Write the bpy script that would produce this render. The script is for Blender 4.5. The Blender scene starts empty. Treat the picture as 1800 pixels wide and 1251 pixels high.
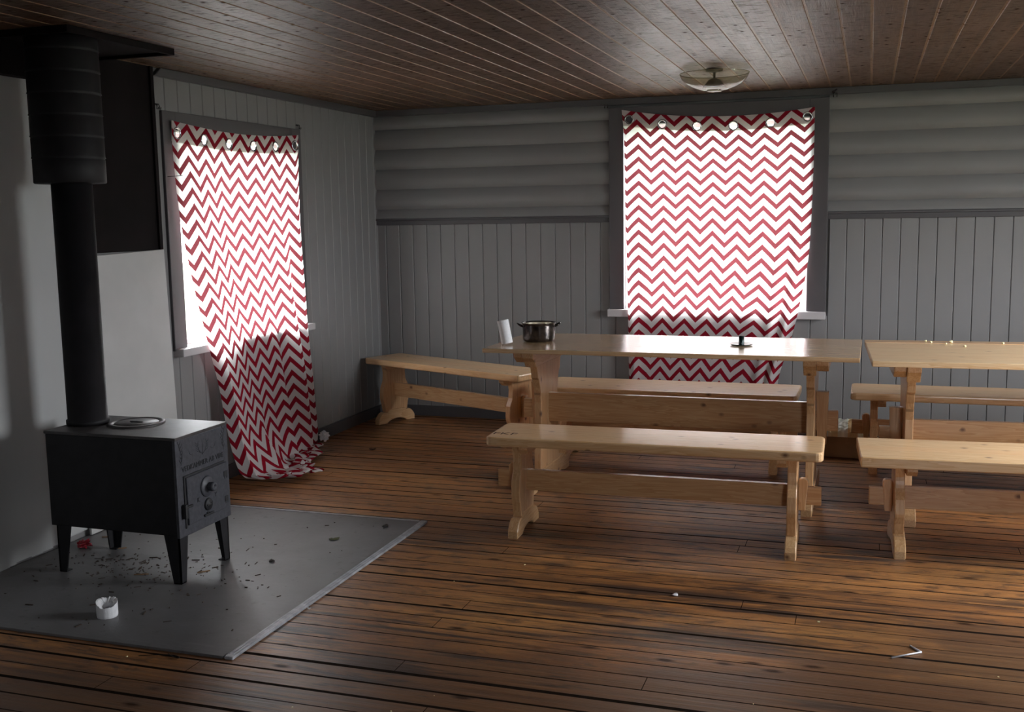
import bpy, bmesh, math, random
from mathutils import Vector, Matrix
from mathutils.noise import noise as pnoise
random.seed(7)
S = bpy.context.scene
COL = S.collection
PI = math.pi

# ------------------------------------------------------------------ camera
YAW, PITCH, ROLL = -0.32443, 0.13056, -0.01657
fw = Vector((math.sin(YAW)*math.cos(PITCH), math.cos(YAW)*math.cos(PITCH), -math.sin(PITCH)))
r0 = Vector((math.cos(YAW), -math.sin(YAW), 0)); u0 = r0.cross(fw)
rt = math.cos(ROLL)*r0 + math.sin(ROLL)*u0
up = -math.sin(ROLL)*r0 + math.cos(ROLL)*u0
cam = bpy.data.cameras.new('camera'); camo = bpy.data.objects.new('camera', cam); COL.objects.link(camo)
m3 = Matrix((rt, up, -fw)).transposed()
camo.matrix_world = Matrix.Translation((3.4109, -7.1016, 1.4384)) @ m3.to_4x4()
cam.sensor_width = 36.0; cam.lens = 1870.15/1800*36; cam.clip_start = 0.05; cam.clip_end = 200
S.camera = camo

# ------------------------------------------------------------------ world, daylight, exposure
W = bpy.data.worlds.new('overcast_sky'); S.world = W; W.use_nodes = True
wn = W.node_tree.nodes; bg = wn['Background']
bg.inputs[0].default_value = (0.92, 0.96, 1.0, 1)
# overcast sky: three times brighter overhead than at the horizon
_tc = wn.new('ShaderNodeTexCoord'); _sx = wn.new('ShaderNodeSeparateXYZ'); _m = wn.new('ShaderNodeMath'); _m.operation = 'MULTIPLY_ADD'
_mx = wn.new('ShaderNodeMath'); _mx.operation = 'MAXIMUM'; _mx.inputs[1].default_value = 0.0
_l = W.node_tree.links
_l.new(_tc.outputs['Generated'], _sx.inputs[0]); _l.new(_sx.outputs[2], _mx.inputs[0]); _l.new(_mx.outputs[0], _m.inputs[0])
SKY = 17.0
_m.inputs[1].default_value = 2.0*SKY; _m.inputs[2].default_value = SKY
_l.new(_m.outputs[0], bg.inputs[1])
S.view_settings.view_transform = 'Standard'; S.view_settings.look = 'None'
S.view_settings.gamma = 1.0; S.view_settings.exposure = 0.42
S.view_settings.use_curve_mapping = False
S.cycles.use_denoising = True
S.cycles.max_bounces = 10; S.cycles.diffuse_bounces = 6; S.cycles.transparent_max_bounces = 16
S.cycles.transmission_bounces = 8; S.cycles.sample_clamp_indirect = 6.0

RX, RY, RH = 5.8, -8.4, 2.2          # room: x 0..RX, y RY..0, z 0..RH
W1 = dict(y0=-2.385, y1=-1.215, z0=0.785, z1=1.90)    # window in the left wall
W2 = dict(x0=1.845, x1=3.035, z0=0.80, z1=2.025)       # window in the back wall
W3 = dict(y0=-3.00, y1=-1.60, z0=0.80, z1=2.08)        # window in the right wall (off camera)

W4 = dict(x0=4.4, x1=5.1, z0=1.0, z1=1.8)            # window in the near wall (behind the camera)

def portal(loc, rot, sx, sy):
    l = bpy.data.lights.new('sky_portal', 'AREA'); l.shape = 'RECTANGLE'; l.size = sx; l.size_y = sy
    l.cycles.is_portal = True
    o = bpy.data.objects.new('sky_portal', l); COL.objects.link(o); o.location = loc; o.rotation_euler = rot
portal((-0.16, (W1['y0']+W1['y1'])/2, (W1['z0']+W1['z1'])/2), (0, -PI/2, 0), W1['z1']-W1['z0'], W1['y1']-W1['y0'])
portal(((W2['x0']+W2['x1'])/2, 0.16, (W2['z0']+W2['z1'])/2), (-PI/2, 0, 0), W2['x1']-W2['x0'], W2['z1']-W2['z0'])
portal((RX+0.16, (W3['y0']+W3['y1'])/2, (W3['z0']+W3['z1'])/2), (0, PI/2, 0), W3['z1']-W3['z0'], W3['y1']-W3['y0'])

portal(((W4['x0']+W4['x1'])/2, RY-0.16, (W4['z0']+W4['z1'])/2), (PI/2, 0, 0), W4['x1']-W4['x0'], W4['z1']-W4['z0'])
# ------------------------------------------------------------------ node helpers
def new_mat(name):
    m = bpy.data.materials.new(name); m.use_nodes = True
    nt = m.node_tree; nt.nodes.clear()
    return m, nt
class N:
    def __init__(s, nt): s.nt = nt
    def n(s, t, **k):
        x = s.nt.nodes.new(t)
        for a, b in k.items(): setattr(x, a, b)
        return x
    def put(s, sock, v):
        if isinstance(v, bpy.types.NodeSocket): s.nt.links.new(v, sock)
        elif isinstance(v, (tuple, list)):
            sock.default_value = tuple(v) + ((1,) if len(v) == 3 and len(sock.default_value) == 4 else ())
        else: sock.default_value = v
    def math(s, op, a, b=0.0, c=None, clamp=False):
        x = s.n('ShaderNodeMath', operation=op); x.use_clamp = clamp
        s.put(x.inputs[0], a); s.put(x.inputs[1], b)
        if c is not None: s.put(x.inputs[2], c)
        return x.outputs[0]
    def mix(s, f, a, b, mode='MIX'):
        x = s.n('ShaderNodeMix', data_type='RGBA', blend_type=mode)
        s.put(x.inputs[0], f); s.put(x.inputs[6], a); s.put(x.inputs[7], b)
        return x.outputs[2]
    def ramp(s, f, stops):
        x = s.n('ShaderNodeValToRGB'); e = x.color_ramp.elements
        while len(e) < len(stops): e.new(0.5)
        for i, (p, c) in enumerate(stops):
            e[i].position = p; e[i].color = (c, c, c, 1) if not isinstance(c, tuple) else tuple(c)+(1,)
        s.put(x.inputs[0], f); return x.outputs[0]
    def coord(s, kind='Object'):
        return s.n('ShaderNodeTexCoord').outputs[kind]
    def mapv(s, v, sc=(1, 1, 1), loc=(0, 0, 0)):
        x = s.n('ShaderNodeMapping'); s.put(x.inputs[0], v); x.inputs[3].default_value = sc; x.inputs[1].default_value = loc
        return x.outputs[0]
    def noise(s, v, scale=5., detail=3., rough=.5, dist=0.):
        x = s.n('ShaderNodeTexNoise'); s.put(x.inputs['Vector'], v)
        x.inputs['Scale'].default_value = scale; x.inputs['Detail'].default_value = detail
        x.inputs['Roughness'].default_value = rough; x.inputs['Distortion'].default_value = dist
        return x.outputs[0]
    def sep(s, v):
        x = s.n('ShaderNodeSeparateXYZ'); s.put(x.inputs[0], v); return x.outputs
    def comb(s, a, b, c):
        x = s.n('ShaderNodeCombineXYZ')
        for i, q in enumerate((a, b, c)): s.put(x.inputs[i], q)
        return x.outputs[0]
    def wn1(s, v):
        x = s.n('ShaderNodeTexWhiteNoise', noise_dimensions='1D'); s.put(x.inputs['W'], v); return x.outputs[0]
    def bump(s, h, st=.2, d=.01):
        x = s.n('ShaderNodeBump'); x.inputs['Strength'].default_value = st; x.inputs['Distance'].default_value = d
        s.put(x.inputs['Height'], h); return x.outputs[0]
    def bsdf(s, col, rough=.5, metal=0., normal=None, spec=.5, coat=0., coatr=.2, out=True):
        x = s.n('ShaderNodeBsdfPrincipled'); s.put(x.inputs['Base Color'], col); s.put(x.inputs['Roughness'], rough)
        s.put(x.inputs['Metallic'], metal); s.put(x.inputs['Specular IOR Level'], spec)
        x.inputs['Coat Weight'].default_value = coat; x.inputs['Coat Roughness'].default_value = coatr
        if normal is not None: s.put(x.inputs['Normal'], normal)
        if out: s.out(x.outputs[0])
        return x.outputs[0]
    def out(s, sh):
        o = s.n('ShaderNodeOutputMaterial'); s.nt.links.new(sh, o.inputs[0])

def plain(name, col, rough=.6, metal=0., spec=.5, var=.12, vs=30., bump=.05, coat=0.):
    m, nt = new_mat(name); g = N(nt); co = g.coord()
    nz = g.noise(co, vs, 4)
    c2 = tuple(min(1, c*(1+var)) for c in col); c1 = tuple(c*(1-var) for c in col)
    f = g.ramp(nz, [(.3, 0.), (.7, 1.)])
    g.bsdf(g.mix(f, c1, c2), rough, metal, g.bump(nz, bump, .004), spec, coat)
    return m

def pine(name, axis, base=(.80, .56, .32), board=None, gloss=.38, coat=.6):
    """lacquered pine; axis = grain direction, board = (axis, width) of the glued staves"""
    m, nt = new_mat(name); g = N(nt)
    oi = g.n('ShaderNodeObjectInfo').outputs['Random']
    co = g.coord(); x, y, z = g.sep(co)
    off = g.math('MULTIPLY', oi, 37.0)
    comps = [x, y, z]
    stave = 0.0
    if board:
        ba, bw = board
        idx = g.math('FLOOR', g.math('DIVIDE', g.math('ADD', comps[ba], 5.0), bw))
        stave = g.wn1(g.math('ADD', idx, off))
        off = g.math('ADD', off, g.math('MULTIPLY', stave, 13.0))
    v = g.comb(*[g.math('ADD', c, off) for c in comps])
    sc = [14., 14., 14.]; sc[axis] = 0.9
    grain = g.noise(g.mapv(v, tuple(sc)), 2.2, 3, .55, .6)
    rings = g.math('FRACT', g.math('MULTIPLY', grain, 7.0))
    rings = g.ramp(rings, [(0., 0.), (.75, .75), (.92, 1.), (1., 0.)])
    fsc = [220., 220., 220.]; fsc[axis] = 9.
    fine = g.noise(g.mapv(v, tuple(fsc)), 1., 2, .5)
    # knots
    ks = [17., 17., 17.]; ks[axis] = 12.
    vo = g.n('ShaderNodeTexVoronoi'); g.put(vo.inputs['Vector'], g.mapv(v, tuple(ks))); vo.inputs['Scale'].default_value = 1.0
    kc = g.sep(vo.outputs['Color'])[0]
    ksel = g.math('GREATER_THAN', kc, .77)
    kd = g.math('MULTIPLY', g.ramp(vo.outputs['Distance'], [(.07, 1.), (.13, .6), (.25, 0.)]), ksel)
    dark = tuple(c*k for c, k in zip(base, (.76, .62, .46)))
    col = g.mix(rings, base, dark)
    col = g.mix(g.math('MULTIPLY', fine, .45), col, tuple(c*.72 for c in base))
    if board:
        col = g.mix(g.math('MULTIPLY', stave, .45), col, tuple(c*k for c, k in zip(base, (.92, .74, .62))))
    col = g.mix(g.math('MULTIPLY', kd, .9), col, (.10, .035, .014))
    if board:
        fb = g.math('FRACT', g.math('DIVIDE', g.math('ADD', comps[ba], 5.0), bw))
        col = g.mix(g.math('MULTIPLY', g.math('LESS_THAN', fb, .022), .55), col, (.16, .08, .035))
    g.bsdf(col, gloss, 0., g.bump(fine, .10, .002), .5, coat, .18)
    return m

def painted(name, col, dirt=.25, rough=.5):
    m, nt = new_mat(name); g = N(nt); co = g.coord()
    a = g.noise(g.mapv(co, (1, 1, .35)), 2.2, 5, .6); b = g.noise(co, 45., 3)
    f = g.math('MULTIPLY', g.ramp(a, [(.42, 0.), (.72, 1.)]), dirt)
    c = g.mix(f, col, tuple(k*q for k, q in zip(col, (.80, .79, .74))))
    g.bsdf(c, rough, 0., g.bump(b, .12, .004), .4)
    return m

M = {}
M['wall'] = painted('light_grey_wall_paint', (.195, .191, .192))
M['plaster'] = painted('white_board_paint', (.40, .405, .405), .35, .6)
M['trim'] = painted('grey_trim_paint', (.072, .068, .072), .2, .55)
M['sill'] = painted('white_sill_paint', (.46, .44, .45), .25, .45)
M['frame'] = painted('white_frame_paint', (.75, .75, .76), .15, .4)
M['darkpanel'] = plain('sooty_brown_panel', (.0070, .0048, .0050), .85, 0., .15, var=.3, vs=6)
M['board'] = plain('white_heat_board', (.47, .465, .455), .75, var=.06, vs=5, bump=.1)
M['stove'] = None
M['pipe'] = plain('matt_black_pipe', (.0075, .0065, .008), .62, 0., .35, .3, 12, .04)
M['stoveblack'] = plain('blackened_sheet_steel', (.0085, .008, .010), .55, 0.0, .35, .35, 18, .08)
M['stovefront'] = plain('cast_grey_iron', (.045, .046, .056), .5, 0.0, .5, .25, 60, .25)
M['stovetop'] = plain('dusty_stove_top', (.050, .044, .044), .5, 0.0, .5, .4, 14, .1)
M['ironmark'] = plain('dark_recess_iron', (.010, .010, .012), .6)
M['steel'] = plain('eyelet_steel', (.55, .56, .60), .25, 1., .5, .05)
M['edge'] = plain('worn_aluminium_edging', (.33, .335, .36), .40, .2, .5, .3, 25, .2)
M['tissue'] = plain('white_paper', (.74, .74, .76), .85, var=.06, vs=60, bump=.3)
M['card'] = plain('brown_cardboard', (.26, .16, .085), .8, var=.15, vs=9)
M['red'] = plain('red_wrapper', (.42, .03, .05), .35, var=.5, vs=120)
M['leafd'] = plain('dry_dark_leaf', (.030, .022, .018), .8)
M['leafg'] = plain('dry_green_leaf', (.06, .065, .02), .8)
M['nail'] = plain('dark_iron_nail', (.03, .03, .03), .4, .8)
M['green'] = plain('dark_green_glazed_metal', (.006, .018, .017), .2, .3, .6)
M['ink'] = plain('dark_burnt_mark', (.07, .03, .018), .8)
M['crumb'] = plain('pale_crumb', (.85, .78, .45), .7)
M['chip'] = plain('wood_chip', (.22, .13, .07), .8)
M['chipd'] = plain('bark_debris', (.045, .028, .02), .9)
M['straw'] = plain('white_plastic', (.62, .62, .66), .4)
M['grass'] = plain('meadow_grass', (.07, .085, .05), .9, var=.4, vs=.5)
M['socket'] = plain('dark_lamp_socket', (.05, .045, .04), .5)
M['px'] = pine('pine_along', 0, board=(1, .095))
M['pxs'] = pine('pine_rail', 0, (.66, .41, .215))
M['pz'] = pine('pine_upright', 2, (.70, .455, .245), board=(1, .11))
M['py'] = pine('pine_foot', 1, (.71, .465, .25))
M['tabletop'] = pine('varnished_pine_tabletop', 0, (.70, .51, .32), board=(1, .16), gloss=.26, coat=.8)
M['tabletop2'] = pine('pale_pine_tabletop', 0, (.80, .60, .37), board=(1, .13), gloss=.36, coat=.3)

# floor: worn varnished boards running along x
def mat_floor():
    m, nt = new_mat('worn_board_floor'); g = N(nt); co = g.coord(); x, y, z = g.sep(co)
    P = .095
    yy = g.math('DIVIDE', g.math('ADD', y, 20.019), P)
    idx = g.math('FLOOR', yy); fr = g.math('FRACT', yy)
    rnd = g.wn1(idx); rnd2 = g.wn1(g.math('ADD', idx, 91.3))
    bo = g.math('MULTIPLY', rnd, 31.)
    v = g.comb(g.math('ADD', x, bo), y, g.math('MULTIPLY', rnd2, 9.))
    streak = g.noise(g.mapv(v, (1.1, 26., 1.)), 2., 6, .62, .3)
    fine = g.noise(g.mapv(v, (9., 260., 1.)), 1., 3, .6)
    patch = g.noise(g.mapv(co, (.55, 1.6, 1.)), 1.5, 5, .6, .4)
    base = g.mix(rnd, (.41, .165, .048), (.62, .275, .082))
    col = g.mix(g.ramp(streak, [(.30, 0.), (.72, 1.)]), (.20, .082, .030), base)
    col = g.mix(g.ramp(patch, [(.5, 0.), (.78, .6)]), col, (.55, .26, .070))
    # worn, black-stained stretches
    worn = g.noise(g.mapv(v, (.9, 9., 1.)), 1.7, 6, .68, .5)
    worn2 = g.noise(g.mapv(co, (.35, .9, 1.), (3.1, 1.7, 0)), 1.4, 3, .5)
    wf = g.math('MULTIPLY', g.ramp(worn, [(.48, 0.), (.60, 1.)]), g.ramp(worn2, [(.40, 0.), (.56, 1.)]))
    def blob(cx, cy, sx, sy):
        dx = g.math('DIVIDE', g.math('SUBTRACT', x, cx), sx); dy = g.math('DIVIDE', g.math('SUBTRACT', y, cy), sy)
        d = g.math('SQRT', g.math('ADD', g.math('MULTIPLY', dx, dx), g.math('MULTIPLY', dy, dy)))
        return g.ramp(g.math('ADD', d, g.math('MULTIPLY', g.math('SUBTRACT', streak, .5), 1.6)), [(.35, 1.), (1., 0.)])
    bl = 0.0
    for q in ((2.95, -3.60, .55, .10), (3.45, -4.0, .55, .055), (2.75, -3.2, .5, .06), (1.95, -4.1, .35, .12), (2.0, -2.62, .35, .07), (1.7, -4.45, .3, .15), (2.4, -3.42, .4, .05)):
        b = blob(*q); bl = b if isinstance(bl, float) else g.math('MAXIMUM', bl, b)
    tr = g.noise(g.mapv(v, (2.2, 30., 1.)), 1.6, 6, .7, .4)
    # light fall-off towards the foreground and right, painted in as darker boards
    painted_falloff = g.ramp(g.math('ADD', g.math('ADD', g.math('MULTIPLY', y, -.22), g.math('MULTIPLY', g.math('SUBTRACT', x, 3.), .09)), g.math('MULTIPLY', g.noise(g.mapv(co, (.8, 1.6, 1.)), 1.6, 6, .65), .34)), [(.93, 0.), (1.07, 1.)])
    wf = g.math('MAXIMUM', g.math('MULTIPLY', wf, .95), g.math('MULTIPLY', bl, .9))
    wf = g.math('MAXIMUM', wf, g.math('MULTIPLY', g.ramp(tr, [(.53, 0.), (.64, .8)]), 1.0))
    mot = g.noise(g.mapv(co, (5., 11., 1.)), 1.5, 8, .72, .5)
    wf = g.math('MAXIMUM', wf, g.ramp(mot, [(.49, 0.), (.62, .72)]))
    wf = g.math('MAXIMUM', wf, g.math('MULTIPLY', painted_falloff, .66))
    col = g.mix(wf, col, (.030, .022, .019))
    # small knots and pits
    vo = g.n('ShaderNodeTexVoronoi'); g.put(vo.inputs['Vector'], g.mapv(v, (5., 13., 1.))); vo.inputs['Scale'].default_value = 1.
    kc = g.sep(vo.outputs['Color'])[0]
    kd = g.math('MULTIPLY', g.ramp(vo.outputs['Distance'], [(.08, 1.), (.22, 0.)]), g.math('GREATER_THAN', kc, .62))
    col = g.mix(g.math('MULTIPLY', kd, .9), col, (.02, .01, .007))
    col = g.mix(g.math('MULTIPLY', fine, .3), col, (.05, .022, .01))
    # gaps, some wide and black, some almost closed
    gw = g.math('ADD', .026, g.math('MULTIPLY', g.math('POWER', g.wn1(g.math('ADD', g.math('ROUND', yy), 7.7)), 3.), .075))
    edge = g.math('MINIMUM', fr, g.math('SUBTRACT', 1.0, fr))
    gap = g.math('LESS_THAN', edge, gw)
    # butt joints
    L = 5.4
    xx = g.math('DIVIDE', g.math('ADD', x, g.math('MULTIPLY', rnd, 5.4)), L)
    fx = g.math('FRACT', xx); je = g.math('LESS_THAN', fx, .0005)
    gap = g.math('MAXIMUM', gap, je)
    col = g.mix(gap, col, (.010, .006, .004))
    rough = g.math('ADD', g.math('ADD', .20, g.math('MULTIPLY', streak, .2)), g.math('MULTIPLY', patch, .12))
    rough = g.math('ADD', rough, g.math('MULTIPLY', gap, .4))
    cup = g.math('MULTIPLY', g.math('SUBTRACT', g.math('MULTIPLY', edge, 2.0), 0.), .35)
    h = g.math('ADD', g.math('ADD', g.math('MULTIPLY', fine, .25), g.math('MULTIPLY', streak, .9)), cup)
    h = g.math('SUBTRACT', h, g.math('MULTIPLY', gap, 1.6))
    g.bsdf(col, rough, 0., g.bump(h, .7, .004), g.math('MULTIPLY', .55, g.math('SUBTRACT', 1.05, g.math('MULTIPLY', g.math('MAXIMUM', gap, g.math('MULTIPLY', kd, .9)), 1.0))))
    return m
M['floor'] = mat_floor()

def mat_ceiling():
    m, nt = new_mat('stained_ceiling_boards'); g = N(nt); co = g.coord(); x, y, z = g.sep(co)
    P = .12
    xx = g.math('DIVIDE', g.math('ADD', x, 12.-2.797), P)
    idx = g.math('FLOOR', xx); fr = g.math('FRACT', xx)
    rnd = g.wn1(idx)
    v = g.comb(x, g.math('ADD', y, g.math('MULTIPLY', rnd, 19.)), g.math('MULTIPLY', rnd, 5.))
    streak = g.noise(g.mapv(v, (30., 1.6, 1.)), 1.6, 6, .62, .4)
    fine = g.noise(g.mapv(v, (260., 9., 1.)), 1., 3, .6)
    base = g.mix(rnd, (.100, .050, .026), (.145, .078, .042))
    col = g.mix(g.ramp(streak, [(.3, 0.), (.7, 1.)]), (.058, .028, .015), base)
    vo = g.n('ShaderNodeTexVoronoi'); g.put(vo.inputs['Vector'], g.mapv(v, (17., 15., 1.))); vo.inputs['Scale'].default_value = 1.
    kc = g.sep(vo.outputs['Color'])[0]
    kd = g.math('MULTIPLY', g.ramp(vo.outputs['Distance'], [(.08, 1.), (.30, 0.)]), g.math('GREATER_THAN', kc, .64))
    dash = g.noise(g.mapv(v, (18., 75., 1.)), 1., 3, .6)
    kd = g.math('MAXIMUM', kd, g.math('MULTIPLY', g.ramp(dash, [(.56, 0.), (.66, .8)]), 1.0))
    col = g.mix(g.math('MULTIPLY', kd, .85), col, (.030, .014, .008))
    edge = g.math('MINIMUM', fr, g.math('SUBTRACT', 1.0, fr))
    gap = g.math('LESS_THAN', edge, .050)
    col = g.mix(g.math('MULTIPLY', gap, .85), col, (.25, .145, .075))
    gl = g.noise(g.mapv(v, (3., .9, 1.)), 1.6, 4, .6, .5)
    rough = g.math('ADD', g.math('ADD', .20, g.math('MULTIPLY', streak, .16)), g.math('MULTIPLY', gl, .28))
    h = g.math('ADD', g.math('MULTIPLY', fine, .35), g.math('ADD', g.math('MULTIPLY', streak, .8), g.math('MULTIPLY', kd, .5)))
    sp = g.math('MULTIPLY', .65, g.math('SUBTRACT', 1.0, g.math('MINIMUM', 1.0, g.math('MULTIPLY', kd, 1.2))))
    sp = g.math('MULTIPLY', sp, g.ramp(streak, [(.25, .45), (.65, 1.)]))
    g.bsdf(col, rough, 0., g.bump(h, .55, .006), sp)
    return m
M['ceiling'] = mat_ceiling()

def mat_hearth():
    m, nt = new_mat('grey_hearth_sheet'); g = N(nt); co = g.coord()
    a = g.noise(co, 1.8, 6, .65, .3); b = g.noise(co, 22., 5, .7); c = g.noise(g.mapv(co, (1, 4, 1)), 6., 4, .6)
    col = g.mix(g.ramp(a, [(.3, 0.), (.7, 1.)]), (.11, .104, .106), (.19, .185, .19))
    col = g.mix(g.ramp(b, [(.60, 0.), (.74, .75)]), col, (.05, .042, .04))
    col = g.mix(g.ramp(c, [(.60, 0.), (.80, .35)]), col, (.26, .255, .255))
    g.bsdf(col, g.math('ADD', .36, g.math('MULTIPLY', a, .25)), 0.1, g.bump(g.math('ADD', a, g.math('MULTIPLY', b, .3)), .25, .01), .5)
    return m
M['hearth'] = mat_hearth()

def mat_cloth(name, hem=False, pu=.0135, pv=0.):
    m, nt = new_mat(name); g = N(nt)
    uv = g.coord('UV'); u, v, _ = g.sep(uv)
    Lu, Pv, A = .1645, .0833, .078
    wob = g.math('MULTIPLY', g.math('SUBTRACT', g.noise(uv, 160., 2), .5), .003)
    t = g.math('FRACT', g.math('DIVIDE', g.math('ADD', u, 10*Lu-pu), Lu))
    tri = g.math('ABSOLUTE', g.math('SUBTRACT', g.math('MULTIPLY', t, 2.), 1.))   # 1 at peaks, 0 midway
    vv = g.math('ADD', g.math('ADD', v, g.math('MULTIPLY', tri, A)), wob)
    f = g.math('FRACT', g.math('DIVIDE', g.math('ADD', vv, 1.+pv), Pv))
    red = g.math('LESS_THAN', f, .44)
    wx = g.n('ShaderNodeTexWave', wave_type='BANDS', bands_direction='X'); g.put(wx.inputs[0], uv); wx.inputs['Scale'].default_value = 260.
    wy = g.n('ShaderNodeTexWave', wave_type='BANDS', bands_direction='Y'); g.put(wy.inputs[0], uv); wy.inputs['Scale'].default_value = 260.
    weave = g.noise(g.mapv(uv, (300, 900, 1)), 1., 2, .6)
    slub = g.noise(g.mapv(uv, (25, 420, 1)), 1., 3, .6)
    dc = g.mix(red, (.70, .655, .655), (.36, .013, .030))
    tcw = (.62, .62, .60)
    tcr = g.mix(g.ramp(slub, [(.35, 0.), (.7, 1.)]), (.036, .0030, .0075), (.070, .016, .016))
    tc = g.mix(red, tcw, tcr)
    tc = g.mix(g.math('MULTIPLY', weave, .18), tc, (.2, .1, .1))
    nb = g.bump(g.math('ADD', wx.outputs[1], wy.outputs[1]), .06, .001)
    d = g.n('ShaderNodeBsdfDiffuse'); g.put(d.inputs[0], dc); g.put(d.inputs['Normal'], nb)
    tr = g.n('ShaderNodeBsdfTranslucent'); g.put(tr.inputs[0], tc)
    ms = g.n('ShaderNodeMixShader'); ms.inputs[0].default_value = .46
    g.nt.links.new(d.outputs[0], ms.inputs[1]); g.nt.links.new(tr.outputs[0], ms.inputs[2])
    g.out(ms.outputs[0])
    return m
M['cloth'] = mat_cloth('red_white_chevron_cotton')
M['cloth2'] = mat_cloth('red_white_chevron_cotton_left', pu=.04, pv=.03)
def mat_lining():
    m, nt = new_mat('plain_hem_lining'); g = N(nt); uv = g.coord('UV')
    d = g.n('ShaderNodeBsdfDiffuse'); g.put(d.inputs[0], g.mix(g.noise(uv, 200.), (.60, .54, .52), (.68, .62, .60)))
    tr = g.n('ShaderNodeBsdfTranslucent'); g.put(tr.inputs[0], (.30, .26, .235))
    ms = g.n('ShaderNodeMixShader'); ms.inputs[0].default_value = .4
    g.nt.links.new(d.outputs[0], ms.inputs[1]); g.nt.links.new(tr.outputs[0], ms.inputs[2]); g.out(ms.outputs[0]); return m
M['lining'] = mat_lining()

def mat_glass(name, tint=(1, 1, 1), f0=.04, rough=.0, fog=0.):
    m, nt = new_mat(name); g = N(nt)
    t = g.n('ShaderNodeBsdfTransparent'); g.put(t.inputs[0], tint)
    gl = g.n('ShaderNodeBsdfGlossy'); gl.inputs['Roughness'].default_value = rough
    lw = g.n('ShaderNodeLayerWeight'); lw.inputs[0].default_value = .5
    fac = g.math('ADD', f0, g.math('MULTIPLY', g.math('POWER', lw.outputs['Facing'], 4.), .7), clamp=True)
    ms = g.n('ShaderNodeMixShader'); g.put(ms.inputs[0], fac)
    g.nt.links.new(t.outputs[0], ms.inputs[1]); g.nt.links.new(gl.outputs[0], ms.inputs[2])
    if fog:
        d = g.n('ShaderNodeBsdfDiffuse'); g.put(d.inputs[0], (.42, .38, .26))
        m2 = g.n('ShaderNodeMixShader'); g.put(m2.inputs[0], fog)
        g.nt.links.new(ms.outputs[0], m2.inputs[1]); g.nt.links.new(d.outputs[0], m2.inputs[2]); g.out(m2.outputs[0])
    else: g.out(ms.outputs[0])
    return m
M['pane'] = mat_glass('window_glass')
M['lampglass'] = mat_glass('smoky_lamp_glass', (.74, .70, .60), .04, .08, .10)
def mat_potsteel():
    m, nt = new_mat('sooty_pot_steel'); g = N(nt); co = g.coord(); z = g.sep(co)[2]
    nz = g.noise(co, 30., 5, .7)
    g.bsdf(g.mix(g.ramp(nz, [(.35, 0.), (.75, 1.)]), (.035, .030, .030), (.16, .14, .13)), g.math('ADD', .12, g.math('MULTIPLY', nz, .2)), .9)
    return m
M['pot'] = mat_potsteel()
M['potin'] = plain('bright_pot_inside', (.62, .58, .50), .2, .95)
def mat_plastic():
    m, nt = new_mat('striped_plastic_bag'); g = N(nt); co = g.coord(); x = g.sep(co)[0]
    f = g.math('FRACT', g.math('MULTIPLY', g.math('ADD', x, 10.), 9.))
    col = g.mix(g.math('LESS_THAN', f, .5), (.80, .62, .34), (.85, .90, .84))
    g.bsdf(col, .3, 0., None, .6); return m
M['bag'] = mat_plastic()

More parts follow.
